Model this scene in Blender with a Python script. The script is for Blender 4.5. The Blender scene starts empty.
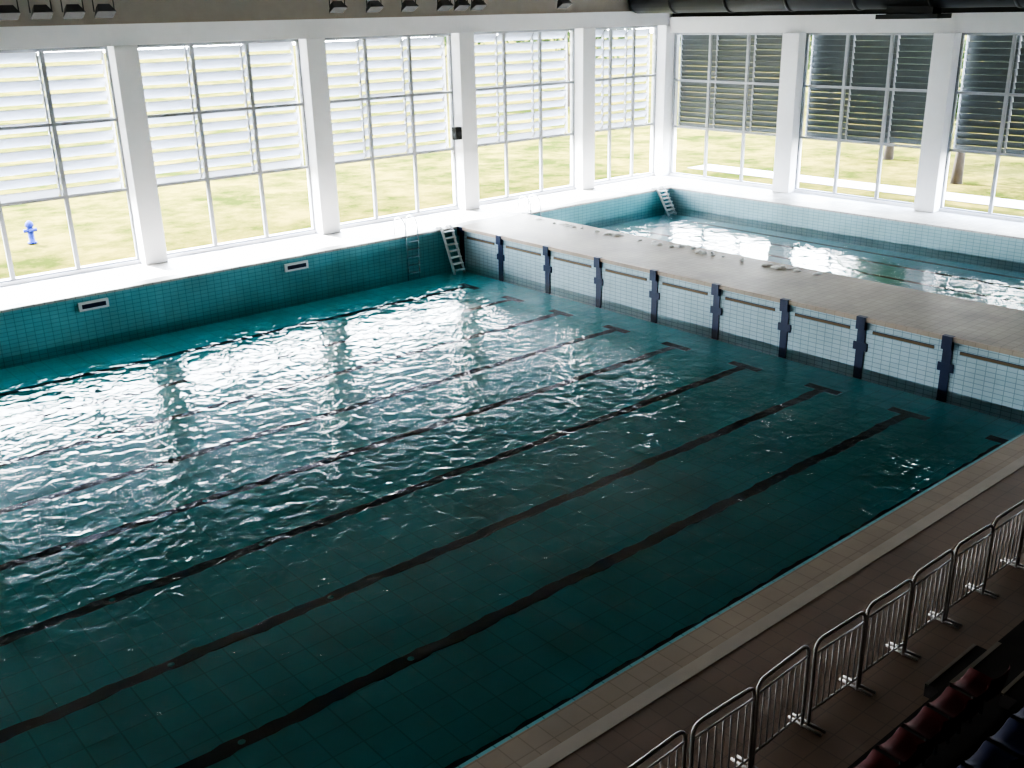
import bpy, bmesh, math, random
from mathutils import Vector, Matrix, Euler
random.seed(7)
S=bpy.context.scene; COL=S.collection
H=1.42          # deck height above main-pool water
# ---------------------------------------------------------------- materials
def new_mat(name):
    m=bpy.data.materials.new(name); m.use_nodes=True; nt=m.node_tree
    b=nt.nodes["Principled BSDF"]; return m,nt,b
def plain(name,col,rough=0.5,metal=0.0,noise=0.08,nscale=3.0,bump=0.0):
    m,nt,b=new_mat(name); b.inputs["Roughness"].default_value=rough; b.inputs["Metallic"].default_value=metal
    g=nt.nodes.new("ShaderNodeNewGeometry"); n=nt.nodes.new("ShaderNodeTexNoise"); n.inputs["Scale"].default_value=nscale; n.inputs["Detail"].default_value=4
    nt.links.new(g.outputs["Position"],n.inputs["Vector"])
    r=nt.nodes.new("ShaderNodeMix"); r.data_type='RGBA'
    r.inputs[6].default_value=(*[max(0,c*(1-noise*2)) for c in col],1); r.inputs[7].default_value=(*[min(1,c*(1+noise*2)) for c in col],1)
    nt.links.new(n.outputs["Fac"],r.inputs[0]); nt.links.new(r.outputs[2],b.inputs["Base Color"])
    if bump:
        bp=nt.nodes.new("ShaderNodeBump"); bp.inputs["Distance"].default_value=bump; nt.links.new(n.outputs["Fac"],bp.inputs["Height"]); nt.links.new(bp.outputs[0],b.inputs["Normal"])
    return m
def tiles(name,c1,c2,mortar,w,h,axes="XY",rough=0.35,gap=0.012,offset=0.0,stain=0.25,sscale=0.6,spec=0.5):
    m,nt,b=new_mat(name); b.inputs["Roughness"].default_value=rough
    b.inputs["Specular IOR Level"].default_value=spec
    g=nt.nodes.new("ShaderNodeNewGeometry"); s=nt.nodes.new("ShaderNodeSeparateXYZ"); c=nt.nodes.new("ShaderNodeCombineXYZ")
    nt.links.new(g.outputs["Position"],s.inputs[0]); nt.links.new(s.outputs[axes[0]],c.inputs[0]); nt.links.new(s.outputs[axes[1]],c.inputs[1])
    k=nt.nodes.new("ShaderNodeTexBrick"); nt.links.new(c.outputs[0],k.inputs["Vector"])
    k.offset=offset; k.inputs["Scale"].default_value=1; k.inputs["Brick Width"].default_value=w; k.inputs["Row Height"].default_value=h
    k.inputs["Mortar Size"].default_value=gap; k.inputs["Mortar Smooth"].default_value=0.3
    k.inputs["Color1"].default_value=(*c1,1); k.inputs["Color2"].default_value=(*c2,1); k.inputs["Mortar"].default_value=(*mortar,1)
    n=nt.nodes.new("ShaderNodeTexNoise"); n.inputs["Scale"].default_value=sscale; n.inputs["Detail"].default_value=5
    nt.links.new(g.outputs["Position"],n.inputs["Vector"])
    mr=nt.nodes.new("ShaderNodeMapRange"); mr.inputs[1].default_value=0.3; mr.inputs[2].default_value=0.7; mr.inputs[3].default_value=1-stain; mr.inputs[4].default_value=1
    nt.links.new(n.outputs["Fac"],mr.inputs[0])
    x=nt.nodes.new("ShaderNodeVectorMath"); x.operation='SCALE'; nt.links.new(k.outputs["Color"],x.inputs[0]); nt.links.new(mr.outputs[0],x.inputs["Scale"])
    nt.links.new(x.outputs[0],b.inputs["Base Color"]); return m
def water(name,scale,dist,tint):
    m=bpy.data.materials.new(name); m.use_nodes=True; nt=m.node_tree; nt.nodes.clear(); L=nt.links.new
    o=nt.nodes.new("ShaderNodeOutputMaterial"); g=nt.nodes.new("ShaderNodeNewGeometry")
    n1=nt.nodes.new("ShaderNodeTexNoise"); n1.inputs["Scale"].default_value=scale; n1.inputs["Detail"].default_value=1.6; n1.inputs["Roughness"].default_value=.45; n1.inputs["Distortion"].default_value=.7
    n2=nt.nodes.new("ShaderNodeTexNoise"); n2.inputs["Scale"].default_value=scale*0.35; n2.inputs["Detail"].default_value=1
    L(g.outputs["Position"],n1.inputs["Vector"]); L(g.outputs["Position"],n2.inputs["Vector"])
    a=nt.nodes.new("ShaderNodeMath"); a.operation='MULTIPLY_ADD'; L(n2.outputs["Fac"],a.inputs[0]); a.inputs[1].default_value=1.0; L(n1.outputs["Fac"],a.inputs[2])
    b=nt.nodes.new("ShaderNodeBump"); b.inputs["Strength"].default_value=1; b.inputs["Distance"].default_value=dist; L(a.outputs[0],b.inputs["Height"])
    f=nt.nodes.new("ShaderNodeFresnel"); f.inputs["IOR"].default_value=1.33; L(b.outputs[0],f.inputs["Normal"])
    t=nt.nodes.new("ShaderNodeBsdfTransparent"); t.inputs[0].default_value=(*tint,1)
    gl=nt.nodes.new("ShaderNodeBsdfGlossy"); gl.inputs["Roughness"].default_value=0.02; L(b.outputs[0],gl.inputs["Normal"])
    mx=nt.nodes.new("ShaderNodeMixShader"); L(f.outputs[0],mx.inputs[0]); L(t.outputs[0],mx.inputs[1]); L(gl.outputs[0],mx.inputs[2]); L(mx.outputs[0],o.inputs[0])
    return m
def translucent(name,col,mix=0.4):
    m=bpy.data.materials.new(name); m.use_nodes=True; nt=m.node_tree; nt.nodes.clear(); L=nt.links.new
    o=nt.nodes.new("ShaderNodeOutputMaterial"); d=nt.nodes.new("ShaderNodeBsdfDiffuse"); t=nt.nodes.new("ShaderNodeBsdfTranslucent"); x=nt.nodes.new("ShaderNodeMixShader")
    d.inputs[0].default_value=(*col,1); t.inputs[0].default_value=(*col,1); x.inputs[0].default_value=mix
    L(d.outputs[0],x.inputs[1]); L(t.outputs[0],x.inputs[2]); L(x.outputs[0],o.inputs[0]); return m
def grass_mat():
    m,nt,b=new_mat("dry_grass"); b.inputs["Roughness"].default_value=.95; b.inputs["Specular IOR Level"].default_value=0.0
    g=nt.nodes.new("ShaderNodeNewGeometry"); n=nt.nodes.new("ShaderNodeTexNoise"); n.inputs["Scale"].default_value=.35; n.inputs["Detail"].default_value=10; n.inputs["Roughness"].default_value=.75
    nt.links.new(g.outputs["Position"],n.inputs["Vector"]); r=nt.nodes.new("ShaderNodeValToRGB")
    r.color_ramp.elements[0].position=.40; r.color_ramp.elements[0].color=(.026,.032,.006,1); r.color_ramp.elements[1].position=.62; r.color_ramp.elements[1].color=(.110,.086,.020,1)
    nt.links.new(n.outputs["Fac"],r.inputs[0]); nt.links.new(r.outputs[0],b.inputs["Base Color"]); return m
M=dict(
 poolfloor=tiles("pool_floor_tile",(.085,.57,.66),(.095,.61,.69),(.06,.45,.53),.5,.5,"XY",.5,.014,stain=.2),
 poolfloor2=tiles("pool_floor_tile_pale",(.24,.64,.76),(.26,.68,.78),(.16,.50,.60),.5,.5,"XY",.5,.015,stain=.2),
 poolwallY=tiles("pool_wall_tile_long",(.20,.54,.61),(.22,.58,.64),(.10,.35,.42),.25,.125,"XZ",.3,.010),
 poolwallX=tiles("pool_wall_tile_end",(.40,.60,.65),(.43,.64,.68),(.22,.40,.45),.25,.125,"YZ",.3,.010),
 bulk=tiles("bulkhead_white_tile",(.42,.54,.59),(.46,.58,.63),(.23,.32,.36),.25,.125,"YZ",.3,.010),
 bulktop=tiles("bulkhead_deck_tile",(.32,.275,.215),(.36,.31,.245),(.22,.19,.155),.25,.25,"XY",.45,.01,stain=.35),
 deck=tiles("deck_tile",(.24,.16,.115),(.255,.172,.125),(.19,.13,.095),.3,.3,"XY",.5,.008,stain=.3),
 deckl=tiles("deck_tile_light",(.62,.60,.57),(.66,.64,.61),(.40,.38,.36),.3,.3,"XY",.5,.012,stain=.45,sscale=1.2),
 coping=tiles("coping_tile",(.41,.325,.25),(.44,.35,.27),(.33,.26,.20),.3,.3,"XY",.5,.009),
 drain=plain("drain_grate_mat",(.46,.40,.34),.5),
 line=plain("lane_line_tile",(.004,.026,.055),.4),
 navy=plain("navy_tile",(.012,.022,.06),.35),
 slot=plain("slot_brown",(.13,.085,.04),.6),
 white=plain("white_paint",(.85,.85,.87),.6,noise=.02),
 beam=plain("beam_paint",(.38,.35,.31),.7,noise=.04),
 frame=plain("window_frame_metal",(.30,.31,.33),.45,.1),
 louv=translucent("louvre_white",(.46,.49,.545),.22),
 louvd=plain("louvre_shaded",(.075,.085,.085),.6),  # far-wall louvres: their shaded side is put into this darker colour
 ceil=plain("ceiling_paint",(.42,.40,.38),.9),
 wall=plain("wall_paint",(.38,.35,.32),.9),
 dark=plain("dark_metal",(.015,.017,.02),.6,.2),
 lens=plain("lamp_lens",(.03,.03,.035),.7),
 steel=plain("stainless_steel",(.75,.77,.8),.25,.9,noise=.02),
 galv=plain("galvanised_rail",(.34,.32,.30),.45,.5,noise=.03),
 red=plain("seat_red_plastic",(.085,.003,.005),.7,noise=.03),
 blue=plain("seat_blue_plastic",(.006,.009,.05),.7,noise=.03),
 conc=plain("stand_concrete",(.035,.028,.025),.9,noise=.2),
 edge=plain("step_edge",(.26,.22,.18),.8),
 grass=grass_mat(), path=plain("paving",(.20,.185,.16),.9),
 hyd=plain("hydrant_blue",(.001,.012,.13),.8), bark=plain("bark",(.05,.038,.028),.9,noise=.3),
 leaf=translucent("leaves",(.035,.052,.02),.3), pale=plain("pale_fabric",(.6,.6,.58),.9),
 inlet=plain("inlet_plate",(.10,.42,.48),.6),
 water=water("pool_water",2.8,.031,(.90,.99,.99)), water2=water("pool_water_calm",2.5,.021,(.93,.99,.995)),
)
# ---------------------------------------------------------------- mesh builder
class B:
    def __init__(s): s.v=[];s.f=[];s.m=[];s.mats=[];s.sm=[]
    def mi(s,k):
        if k not in s.mats: s.mats.append(k)
        return s.mats.index(k)
    def raw(s,vs,fs,k,smooth=False):
        o=len(s.v); s.v+=[tuple(v) for v in vs]; i=s.mi(k)
        for f in fs: s.f.append([a+o for a in f]); s.m.append(i); s.sm.append(smooth)
    def box(s,x0,x1,y0,y1,z0,z1,k,mt=None):
        vs=[Vector((x,y,z)) for z in (z0,z1) for y in (y0,y1) for x in (x0,x1)]
        if mt: vs=[mt@v for v in vs]
        s.raw(vs,[(0,2,3,1),(4,5,7,6),(0,1,5,4),(2,6,7,3),(0,4,6,2),(1,3,7,5)],k)
    def tube(s,pts,r,k,n=8,rad=None):
        pts=[Vector(p) for p in pts]; vs=[];fs=[]
        up=None
        for i,p in enumerate(pts):
            d=(pts[min(i+1,len(pts)-1)]-pts[max(i-1,0)]).normalized()
            if up is None: up=Vector((0,0,1)) if abs(d.z)<.9 else Vector((1,0,0))
            a=d.cross(up).normalized(); b=a.cross(d).normalized(); up=b
            rr=rad[i] if rad else r
            for j in range(n):
                t=2*math.pi*j/n; vs.append(p+a*rr*math.cos(t)+b*rr*math.sin(t))
        for i in range(len(pts)-1):
            for j in range(n):
                fs.append((i*n+j,i*n+(j+1)%n,(i+1)*n+(j+1)%n,(i+1)*n+j))
        fs.append(tuple(range(n))[::-1]); fs.append(tuple((len(pts)-1)*n+j for j in range(n)))
        s.raw(vs,fs,k,True)
    def obj(s,name,parent=None,loc=None,bevel=0):
        me=bpy.data.meshes.new(name); me.from_pydata(s.v,[],s.f)
        for k in s.mats: me.materials.append(M[k])
        me.polygons.foreach_set("material_index",s.m); me.polygons.foreach_set("use_smooth",s.sm); me.update()
        o=bpy.data.objects.new(name,me); COL.objects.link(o)
        if parent: o.parent=parent
        if loc: o.location=loc
        if bevel:
            md=o.modifiers.new("bevel",'BEVEL'); md.width=bevel; md.segments=2
        return o
def empty(name):
    e=bpy.data.objects.new(name,None); COL.objects.link(e); return e
XF=15.2; YW=3.0; P2=0.55; FZ=-0.32; FZ2=.2
XB=-46; YN=-40; CZ=11.0
# ---------------------------------------------------------------- floor / decks
b=B()
b.box(XB,XF+.4,0.02,YW+.35,-1,H,"deckl")
b.box(12.5,XF+.4,YN,0.02,-1,H,"deckl")
b.box(XB,12.5,YN,-24.62,-1,H,"deck")
b.box(XB,12.5,-24.62,-24.42,-1,H+.004,"drain")
b.box(XB,12.5,-24.42,-23.98,-1,H,"coping")
b.box(XB,-40,-23.98,0.02,-1,H,"deck")
b.obj("floor")
# ---------------------------------------------------------------- main pool
pool=empty("swimming_pool")
b=B(); b.box(-40,0,-23.98,.02,FZ-.1,FZ,"poolfloor"); b.obj("basin_floor",pool)
b=B(); b.box(-40,0,-.02,.018,FZ,H-.06,"poolwallY"); b.box(-40,0,-.07,.25,H-.06,H+.02,"deckl")
b.box(-40,0,-23.97,-23.92,FZ,H-.01,"poolwallY"); b.box(-39.98,-39.93,-23.9,-.02,FZ,H-.01,"poolwallX"); b.obj("basin_walls",pool)
b=B()
ys=[-2.3,-4.8,-7.3,-9.87,-12.36,-14.9,-17.44,-19.87,-22.36]
rl=random.Random(3)
for y in ys:
    # line edges wavered in the mesh, standing in for refraction through ripples
    n=260; vs=[];fs=[]; ph=[rl.uniform(0,6) for _ in range(4)]
    for i in range(n+1):
        x=-38+(36.6)*i/n; w=.135
        def wob(k): return .016*math.sin(x*4.1+ph[0]+k)+.014*math.sin(x*9.3+ph[1]+k)+.010*math.sin(x*17+ph[2]+2*k)+.012*math.sin(x*1.7+ph[3])
        vs+=[(x,y-w+wob(0),FZ+.006),(x,y+w+wob(1.3),FZ+.006)]
        if i: fs.append((2*i-2,2*i,2*i+1,2*i-1))
    b.raw(vs,fs,"line"); b.box(-1.5,-1.22,y-.5,y+.5,FZ,FZ+.008,"line")
b.obj("lane_markings",pool)
b=B()
for y in ys[:-1]:
    for x in (-16.4,-19.3):
        b.tube([(x,y,FZ+.004),(x,y,FZ+.012)],.055,"inlet",16)
b.obj("floor_inlets",pool)
b=B(); b.raw([(-40,-23.92,0),(0,-23.92,0),(0,-.02,0),(-40,-.02,0)],[(0,1,2,3)],"water"); b.obj("water_surface",pool)
b=B()
for x in (-14.2,-7.2):
    b.box(x-.45,x+.45,-.10,-.0,.95,1.22,"white"); b.box(x-.36,x+.36,-.112,-.095,1.02,1.15,"navy")
b.obj("skimmer_grilles",pool)
# ---------------------------------------------------------------- bulkhead
bk=empty("pool_bulkhead")
b=B(); b.box(0,3.45,-23.98,0.0,-.4,H-.07,"bulk"); b.box(-.06,3.5,-23.98,0.0,H-.07,H+.01,"bulktop")
b.box(-.09,-.0,-23.98,0,H-.10,H+.02,"coping"); b.obj("bulkhead_body",bk)
ty=[-.22,-2.56,-5.17,-7.73,-10.25,-12.74,-15.19,-17.61,-20.0,-22.4]
b=B()
for y in ty:
    b.box(-.03,0,y-.12,y+.12,-.3,H-.10,"navy")
    if y<-.5: b.box(-.034,0,y-.21,y+.21,.50,.72,"navy")
    b.box(-.13,.02,y-.13,y+.13,H-.32,H+.03,"navy")
for a,c in zip(ty[:-1],ty[1:]):
    b.box(-.03,0,c+.36,a-.32,1.02,1.09,"slot")
    b.box(-.02,0,c+.36,a-.32,1.09,1.105,"line")
b.obj("lane_targets",bk)
# ---------------------------------------------------------------- second pool
p2=empty("swimming_pool.001")
b=B(); b.box(3.45,12.5,-23.98,.02,FZ2-.1,FZ2,"poolfloor2"); b.obj("basin_floor",p2)
b=B(); b.box(3.5,12.5,-.02,.018,FZ2,H-.05,"poolwallY"); b.box(12.44,12.498,-23.98,-.02,FZ2,H-.05,"poolwallX")
b.box(12.42,12.8,-23.98,0,H-.05,H+.015,"deckl"); b.box(3.5,12.5,-.06,.25,H-.05,H+.02,"deckl"); b.obj("basin_walls",p2)
b=B()
for x in (5.2,6.9,8.6,10.3,11.6): b.box(x-.10,x+.10,-22,-2,FZ2,FZ2+.008,"line")
b.obj("lane_markings",p2)
b=B(); b.raw([(3.46,-23.92,P2),(12.44,-23.92,P2),(12.44,-.02,P2),(3.46,-.02,P2)],[(0,1,2,3)],"water2"); b.obj("water_surface",p2)
# ---------------------------------------------------------------- ladders
def ladder(pos,ang,zw=0.0,name="pool_ladder"):
    e=empty(name); b=B(); mt=Matrix.Translation(pos)@Matrix.Rotation(ang,4,'Z')
    for s in (-.27,.27):
        pts=[]
        # local: -y is toward the water, deck at z=0
        pts.append((s,.60,0.0)); pts.append((s,.60,.30))
        for i in range(9):
            t=math.pi*i/8; pts.append((s,.23+.37*math.cos(t),.36+.30*math.sin(t)))
        pts+= [(s,-.15,.2),(s,-.17,-.3),(s,-.17,zw-H-.28)]
        b.tube([mt@Vector(p) for p in pts],.026,"steel",8)
    for i in range(5):
        z=-.22-.3*i
        if z<zw-H-.25: break
        b.box(-.27,.27,-.26,-.12,z,z+.03,"steel",mt)
    b.obj("ladder_frame",e); return e
def step_ladder(pos,zw=0.0,name="pool_step_ladder"):
    # white access ladder leaning from the coping into the water
    e=empty(name); b=B(); D=H-zw+.22; out=.70
    for s in (-.24,.24):
        b.tube([pos+Vector((s,.22,.03)),pos+Vector((s,.12,.08)),pos+Vector((s,-.04,.07)),pos+Vector((s,-.15,-.04)),pos+Vector((s,-out-.15,-D))],.055,"white",8)
    n=7
    for i in range(n):
        t=(i+.4)/n; y=-.17-out*t; z=-D*t
        b.box(pos.x-.24,pos.x+.24,pos.y+y-.12,pos.y+y+.08,pos.z+z,pos.z+z+.035,"white")
    b.obj("ladder_frame",e)
ladder(Vector((-2.3,.05,H)),0)
step_ladder(Vector((-.65,.02,H)))
step_ladder(Vector((11.7,.02,H)),P2)
ladder(Vector((3.95,.05,H)),0,P2)
# ---------------------------------------------------------------- walls, columns and windows
def colx(k): return -10.72+6.89*k
cols=[(colx(k)-.78,colx(k)) for k in range(-5,4)]+[(XF-.55,XF+.45)]
WT=8.5
b=B(); b.box(XB,XF+.45,YW-.5,YW+.35,WT,9.15,"white"); b.box(XB,XF+.45,YW-.35,YW+.35,9.15,CZ,"beam")
b.box(XB,XF+.45,YW+.35,YW+.95,WT-.12,WT+.12,"white")  # outer fascia added to stop sun slipping in above the louvres
b.box(XB,cols[0][0],YW-.3,YW+.35,H,WT,"wall"); b.obj("wall_left")
b=B(); b.box(XF-.3,XF+.4,YN,YW+.3,8.15,8.85,"white"); b.box(XF-.1,XF+.4,YN,YW+.3,8.85,CZ,"dark")
b.obj("wall_far")
b=B(); b.box(XB,XF+.4,YN-.3,YN,-1,CZ,"wall"); b.obj("wall_right")
b=B(); b.box(XB-.3,XB,YN,YW,-1,CZ,"wall"); b.obj("wall_back")
b=B(); b.box(XB,XF+.45,YN,YW+.35,CZ,CZ+.3,"ceil"); b.obj("ceiling")
for i,(x0,x1) in enumerate(cols):
    b=B(); b.box(x0,x1,YW-.55,YW+.3,H,WT,"white"); b.obj("column" if i==0 else "column.%03d"%i,bevel=.02)
fy=[(-4.05,-4.9),(-10.85,-11.7),(-17.65,-18.5),(-24.4,-25.3),(-31.2,-32.1)]
for i,(y0,y1) in enumerate(fy):
    b=B(); b.box(XF-.5,XF+.3,y1,y0,H,8.15,"white"); b.obj("column.%03d"%(i+20),bevel=.02)
def window(idx,a0,a1,horizontal,top,npan=3,lm="louv",fm="frame",tilt=52,pitch=.42,chord=.385):
    # horizontal 'X': bay along X on the left wall ; 'Y': bay along Y on the far wall
    e=empty("window_%d"%idx); b=B(); z0=H+.06
    def bx(u0,u1,d0,d1,za,zb,k):
        if horizontal=='X': b.box(u0,u1,YW+d0,YW+d1,za,zb,k)
        else: b.box(XF+d0,XF+d1,u0,u1,za,zb,k)
    bx(a0,a1,-.05,.15,H,z0+.06,"white")
    z2=z0+(top-z0)*.35; z1=z0+(top-z0)*.675
    for u in [a0+(a1-a0)*j/npan for j in range(npan+1)]:
        w=.065; bx(max(a0,u-w),min(a1,u+w),0,.10,z0,top,fm)
    for z in (z0+.06,z2,z1,top-.05): bx(a0,a1,.002,.10,z-.05,z+.05,fm)
    b.obj("frame",e)
    b=B(); n=int((top-z2)/pitch)+1
    for j in range(npan):
        u0=a0+(a1-a0)*j/npan+.04; u1=a0+(a1-a0)*(j+1)/npan-.04; zo=random.uniform(-.06,.06)
        for q in range(n):
            z=z2+.10+q*pitch+zo; t=math.radians(tilt+random.uniform(-3,3)); 
            dy=chord/2*math.cos(t); dz=chord/2*math.sin(t); th=.012
            def P(u,s,o): # s=-1 inner/upper edge, +1 outer/lower edge
                d=.55+s*dy+o*math.sin(t); zz=z-s*dz+o*math.cos(t)
                return (u,YW+d,zz) if horizontal=='X' else (XF+d,u,zz)
            vs=[P(u,s,o) for u in (u0,u1) for s in (-1,-.3,.4,1) for o in (-th,th)]
            fs=[]
            for s in range(3):
                k=2*s; fs+=[(k,k+2,k+10,k+8),(k+1,k+9,k+11,k+3)]
            fs+=[(0,8,9,1),(6,7,15,14),(0,1,3,2),(2,3,5,4),(4,5,7,6),(8,10,11,9),(10,12,13,11),(12,14,15,13)]
            b.raw(vs,fs,lm)
    for u in [a0+(a1-a0)*j/npan for j in range(npan+1)]:
        if horizontal=='X': b.box(u-.03,u+.03,YW+.5,YW+.6,z2,top-.13,fm)
        else: b.box(XF+.5,XF+.6,u-.03,u+.03,z2,top,fm)
    b.obj("louvres",e)
wi=1
for (p,q) in zip(cols[:-1],cols[1:]):
    window(wi,p[1],q[0],'X',WT); wi+=1
fb=[(fy[0][0],YW-.6)]+[(fy[i+1][0],fy[i][1]) for i in range(4)]
for a0,a1 in fb:
    if a0<-26: continue
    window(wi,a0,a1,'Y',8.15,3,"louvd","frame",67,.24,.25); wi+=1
b=B(); b.box(XF,XF+.3,YN,-32.1,H,8.2,"wall"); b.box(XF,XF+.3,-31.2,-25.3,H,8.2,"wall"); b.obj("wall_far_infill")
# ---------------------------------------------------------------- ceiling equipment
def floodlight(x,y,z,name="floodlight"):
    e=empty(name); b=B(); mt=Matrix.Translation((x,y,z))@Matrix.Rotation(math.radians(-28),4,'X')
    vs=[mt@Vector(p) for p in [(-.28,-.2,0),(.28,-.2,0),(.28,.2,0),(-.28,.2,0),(-.17,-.12,.28),(.17,-.12,.28),(.17,.12,.28),(-.17,.12,.28)]]
    b.raw(vs,[(0,1,5,4),(1,2,6,5),(2,3,7,6),(3,0,4,7),(4,5,6,7)],"dark"); b.raw([v.copy() for v in vs[:4]],[(0,3,2,1)],"lens")
    b.tube([mt@Vector((-.3,0,.1)),mt@Vector((-.3,0,.1))+Vector((0,0,.4)),mt@Vector((.3,0,.1))+Vector((0,0,.4)),mt@Vector((.3,0,.1))],.02,"dark",6)
    b.tube([(x,y,z+.5),(x,y,CZ-.004)],.02,"dark",6); b.obj("lamp_housing",e)
for x in [-17.0,-15.8,-14.9,-14.0,-13.1,-12.2,-4.2,-2.7,-1.2,.4,1.2,2.0,6.5]:
    floodlight(x,.8,9.42)
b=B(); b.tube([(12.6,YN+.1,9.64),(12.6,-6.0,9.64),(12.6,YW-.6,9.64)],.6,"dark",20)
for y in range(-36,2,3): b.tube([(12.6,y,9.64),(12.6,y+.12,9.64)],.64,"dark",20)
for y in (-30,-24,-18,-12,-6,0): b.tube([(12.6,y+.5,10.2),(12.6,y+.5,CZ-.004)],.03,"dark",6)
# diffuser head hanging under the duct
b.box(12.1,13.1,-12.3,-9.9,8.70,8.86,"dark"); b.box(12.3,12.9,-12.0,-10.2,8.84,9.3,"dark")
b.obj("air_duct")
b=B(); k=colx(2)-.78; b.box(k-.30,k-.002,YW-.5,YW-.2,4.35,4.85,"dark"); b.tube([(k-.15,YW-.51,4.6),(k-.15,YW-.53,4.6)],.1,"lens",14); b.obj("wall_speaker",bevel=.01)
# ---------------------------------------------------------------- crowd barriers
def barrier(x0,x1,y,name="crowd_barrier"):
    e=empty(name); b=B(); r=.12; zt=H+1.12; zb=H+.18; dy=random.uniform(-.04,.04)
    pts=[(x0,y,H),(x0,y,zt-r)]+[(x0+r-r*math.cos(a),y,zt-r+r*math.sin(a)) for a in [math.pi/8*i for i in range(1,5)]]
    pts+=[(x1-r+r*math.sin(a),y+dy,zt-r+r*math.cos(a)) for a in [math.pi/8*i for i in range(0,4)]]+[(x1,y+dy,zt-r),(x1,y+dy,H)]
    b.tube(pts,.022,"galv",8)
    b.tube([(x0,y,zb),(x1,y+dy,zb)],.016,"galv",6); b.tube([(x0,y,zt-.16),(x1,y+dy,zt-.16)],.014,"galv",6)
    nb=7
    for i in range(1,nb+1):
        t=i/(nb+1); b.tube([(x0+(x1-x0)*t,y+dy*t,zb),(x0+(x1-x0)*t,y+dy*t,zt-.16)],.010,"galv",6)
    for x in (x0,x1): b.tube([(x,y-.22,H+.02),(x,y+.22,H+.02)],.018,"galv",6)
    b.obj("barrier_frame",e)
x=-19.3
while x<10:
    barrier(x,x+.98,-26.1); x+=1.06
# ---------------------------------------------------------------- stands
AX0,AX1=-13.6,-12.4
b=B(); y=-27.0
for i in range(9):
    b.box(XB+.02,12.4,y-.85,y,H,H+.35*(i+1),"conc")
    b.box(AX0,AX1,y,y+.28,H+.35*i,H+.35*i+.175,"conc"); b.box(AX0,AX1,y+.24,y+.283,H+.35*i+.15,H+.35*i+.18,"edge")
    b.box(AX0,AX1,y-.05,y+.003,H+.35*(i+1)-.03,H+.35*(i+1)+.004,"edge"); y-=.85
b.obj("grandstand_steps")
def seat(x,y,z,k,name="stadium_seat"):
    b=B()
    prof=[(.24,.36),(.22,.40),(.10,.395),(-.05,.38),(-.16,.39),(-.20,.44),(-.225,.58),(-.24,.70),(-.235,.72)]
    n=9; vs=[];fs=[]
    for t in (0,.02):
        for (py,pz) in prof:
            for i in range(n):
                u=-1+2*i/(n-1); c=.045*abs(u)**3
                vs.append((x+u*.215,y+py+(c*1.2 if pz>.42 else 0),z+pz+(c if pz<=.45 else -c*.5 if pz>.68 else 0)-t))
    m=len(prof)*n
    for t in (0,1):
        for j in range(len(prof)-1):
            for i in range(n-1):
                a=t*m+j*n+i; q=(a,a+1,a+n+1,a+n); fs.append(q if t==0 else q[::-1])
    b.raw(vs,fs,k,True)
    b.tube([(x-.12,y,z),(x-.12,y,z+.37)],.02,"dark",6); b.tube([(x+.12,y,z),(x+.12,y,z+.37)],.02,"dark",6)
    b.obj(name)
for r in range(4):
    yy=-27.5-.85*r; zz=H+.35*(r+1)+.003
    for i in range(34):
        xx=-17.5+.5*i
        if AX0-.2<xx<AX1+.2: continue
        seat(xx,yy,zz,"red" if (r==0 or r==3) else "blue")
# ---------------------------------------------------------------- odds and ends on the bulkhead
b=B()
for i in range(46):
    y=-1.2-random.random()*13.5; x=3.2-random.random()*.35; s=random.uniform(.05,.16); a=random.random()*3
    n=7; h=random.uniform(.02,.07)
    bot=[(x+s*1.5*math.cos(a+2*math.pi*j/n)*random.uniform(.7,1.2),y+s*math.sin(a+2*math.pi*j/n)*random.uniform(.7,1.2),H+.012) for j in range(n)]
    top=[(x+(p[0]-x)*.6,y+(p[1]-y)*.6,H+.012+h*random.uniform(.6,1.2)) for p in bot]
    b.raw(bot+top,[tuple(range(n,2*n))]+[(j,(j+1)%n,n+(j+1)%n,n+j) for j in range(n)],"pale",True)
b.obj("folded_towel_pile")
# ---------------------------------------------------------------- outside
b=B(); b.raw([(-150,YW+.36,H-.15),(XF+.46,YW+.36,H-.15),(XF+.46,-120,H-.15),(260,-120,H-.15),(260,260,H-.15),(-150,260,H-.15)],[(0,1,5),(1,4,5),(1,2,3),(1,3,4)],"grass"); b.obj("ground_grass")
b=B(); b.box(-150,XF,YW+.8,YW+1.6,H-.14,H-.12,"path"); b.obj("paving_path")
b=B(); b.box(XF+3.2,XF+5.0,-60,YW+1,H-.139,H-.119,"path"); b.obj("paving_path.001")
e=empty("fire_hydrant"); b=B(); hx,hy,hz=-13.0,9.9,H-.12
b.tube([(hx,hy,hz),(hx,hy,hz+.06),(hx,hy,hz+.07),(hx,hy,hz+.62),(hx,hy,hz+.68),(hx,hy,hz+.80),(hx,hy,hz+.88)],.1,"hyd",14,rad=[.17,.17,.11,.11,.16,.13,.03])
b.tube([(hx-.24,hy,hz+.5),(hx+.24,hy,hz+.5)],.07,"hyd",10); b.tube([(hx,hy-.2,hz+.5),(hx,hy,hz+.5)],.08,"hyd",10); b.obj("hydrant_body",e)
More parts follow.
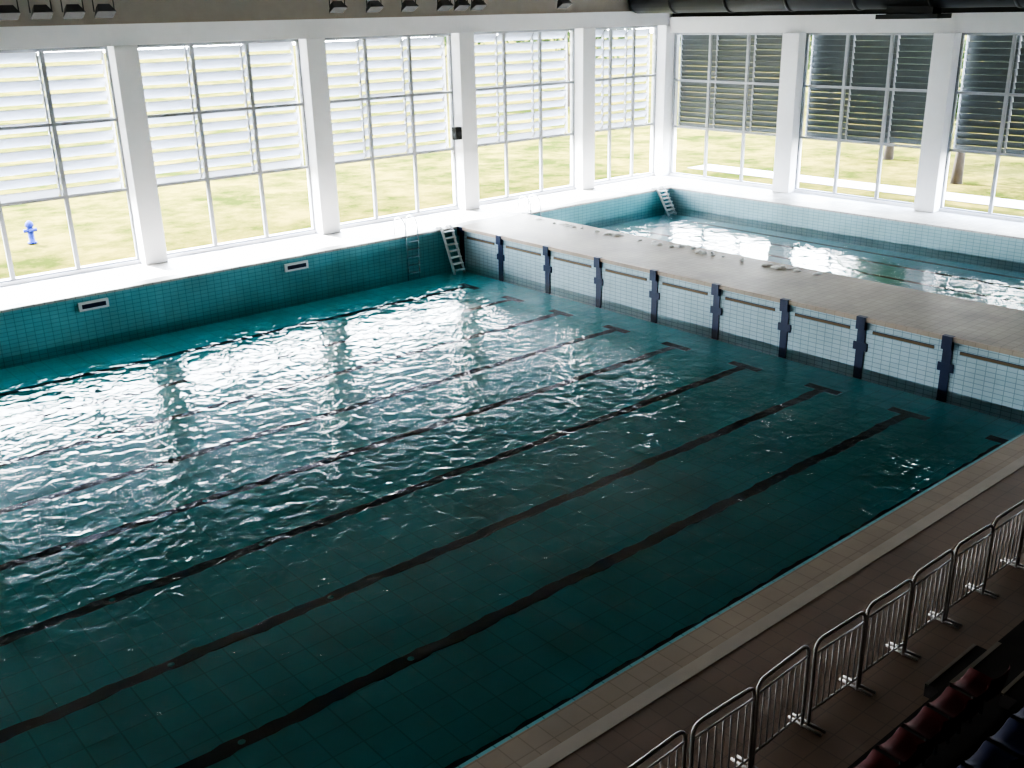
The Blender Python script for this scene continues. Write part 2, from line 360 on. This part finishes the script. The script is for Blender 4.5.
def tree(x,y,h,r,nl=2600):
    e=empty("tree"); b=B(); pts=[(x,y,H-.2),(x+.1,y,H+h*.25),(x-.1,y+.15,H+h*.5),(x+.05,y,H+h*.8)]
    b.tube(pts,.2,"bark",8,rad=[.28,.2,.15,.05])
    for i in range(5):
        a=i*1.3; b.tube([(x,y,H+h*(.3+.08*i)),(x+r*.6*math.cos(a),y+r*.6*math.sin(a),H+h*(.5+.08*i))],.07,"bark",5,rad=[.09,.03])
    b.obj("trunk",e); b=B()
    cl=[(x+random.uniform(-.6,.6)*r,y+random.uniform(-.6,.6)*r,H+h*random.uniform(.45,.95),r*random.uniform(.35,.6)) for _ in range(9)]
    for i in range(nl):
        c=random.choice(cl); v=Vector((random.gauss(0,1),random.gauss(0,1),random.gauss(0,.8))).normalized()*c[3]*random.uniform(.6,1)
        p=Vector(c[:3])+v; q=Euler((random.random()*6,random.random()*6,random.random()*6)).to_matrix(); s=random.uniform(.12,.22)*(r/4)
        b.raw([p+q@Vector(w) for w in ((-s,-s*.5,0),(s,-s*.5,0),(s,s*.5,0),(-s,s*.5,0))],[(0,1,2,3)],"leaf")
    b.obj("foliage",e)
for (x,y,h,r) in [(22.8,-8.5,6.5,2.8),(24,-15,7,3.2),(28,-2,7,3.3),(36,3,7,3.5),(33,-10,8,3.5),(44,-4,8,4),(50,16,8,4),(60,0,9,4),
                  (40,36,13,5.5),(52,33,13,5.5),(34,46,13,5.5)]:  # tall trees in this row added to block sky from the water reflections
    tree(x,y,h,r,2600)
# ---------------------------------------------------------------- light
W=bpy.data.worlds.new("sky"); S.world=W; W.use_nodes=True; nt=W.node_tree
bg=nt.nodes["Background"]; tc=nt.nodes.new("ShaderNodeTexCoord"); sp=nt.nodes.new("ShaderNodeSeparateXYZ"); cr=nt.nodes.new("ShaderNodeValToRGB")
nt.links.new(tc.outputs["Generated"],sp.inputs[0]); nt.links.new(sp.outputs[2],cr.inputs[0]); nt.links.new(cr.outputs[0],bg.inputs[0])
cr.color_ramp.elements[0].color=(.92,.96,1,1); cr.color_ramp.elements[1].color=(.30,.50,1,1)
cr.color_ramp.elements[1].position=1.0; e2=cr.color_ramp.elements.new(.45); e2.color=(.85,.93,1,1)
bg.inputs[1].default_value=22.0
sd=bpy.data.lights.new("sun",'SUN'); sd.energy=34; sd.angle=math.radians(.6); sd.color=(1,.96,.90); so=bpy.data.objects.new("sun",sd); COL.objects.link(so)
so.rotation_euler=Vector((.12,-.78,-.62)).to_track_quat('-Z','Y').to_euler()
def portal(name,loc,rot,sx,sy):
    l=bpy.data.lights.new(name,'AREA'); l.shape='RECTANGLE'; l.size=sx; l.size_y=sy; l.cycles.is_portal=True
    o=bpy.data.objects.new(name,l); COL.objects.link(o); o.location=loc; o.rotation_euler=rot
portal("sky_portal_left",(-15,YW+1.0,5),Euler((math.radians(-90),0,0)),62,7.4)
portal("sky_portal_far",(XF+1.0,-12,5),Euler((0,math.radians(90),0)),7.4,30)
# ---------------------------------------------------------------- camera
c=bpy.data.cameras.new("camera"); o=bpy.data.objects.new("camera",c); COL.objects.link(o); S.camera=o
c.sensor_width=36; c.lens=1012.12/1024*36; c.clip_end=1000
o.location=(-23.8124,-31.3044,9.2367); o.rotation_euler=(1.2186,.0215,-.7079)
S.view_settings.view_transform='AgX'; S.view_settings.look='AgX - High Contrast'; S.view_settings.exposure=.9
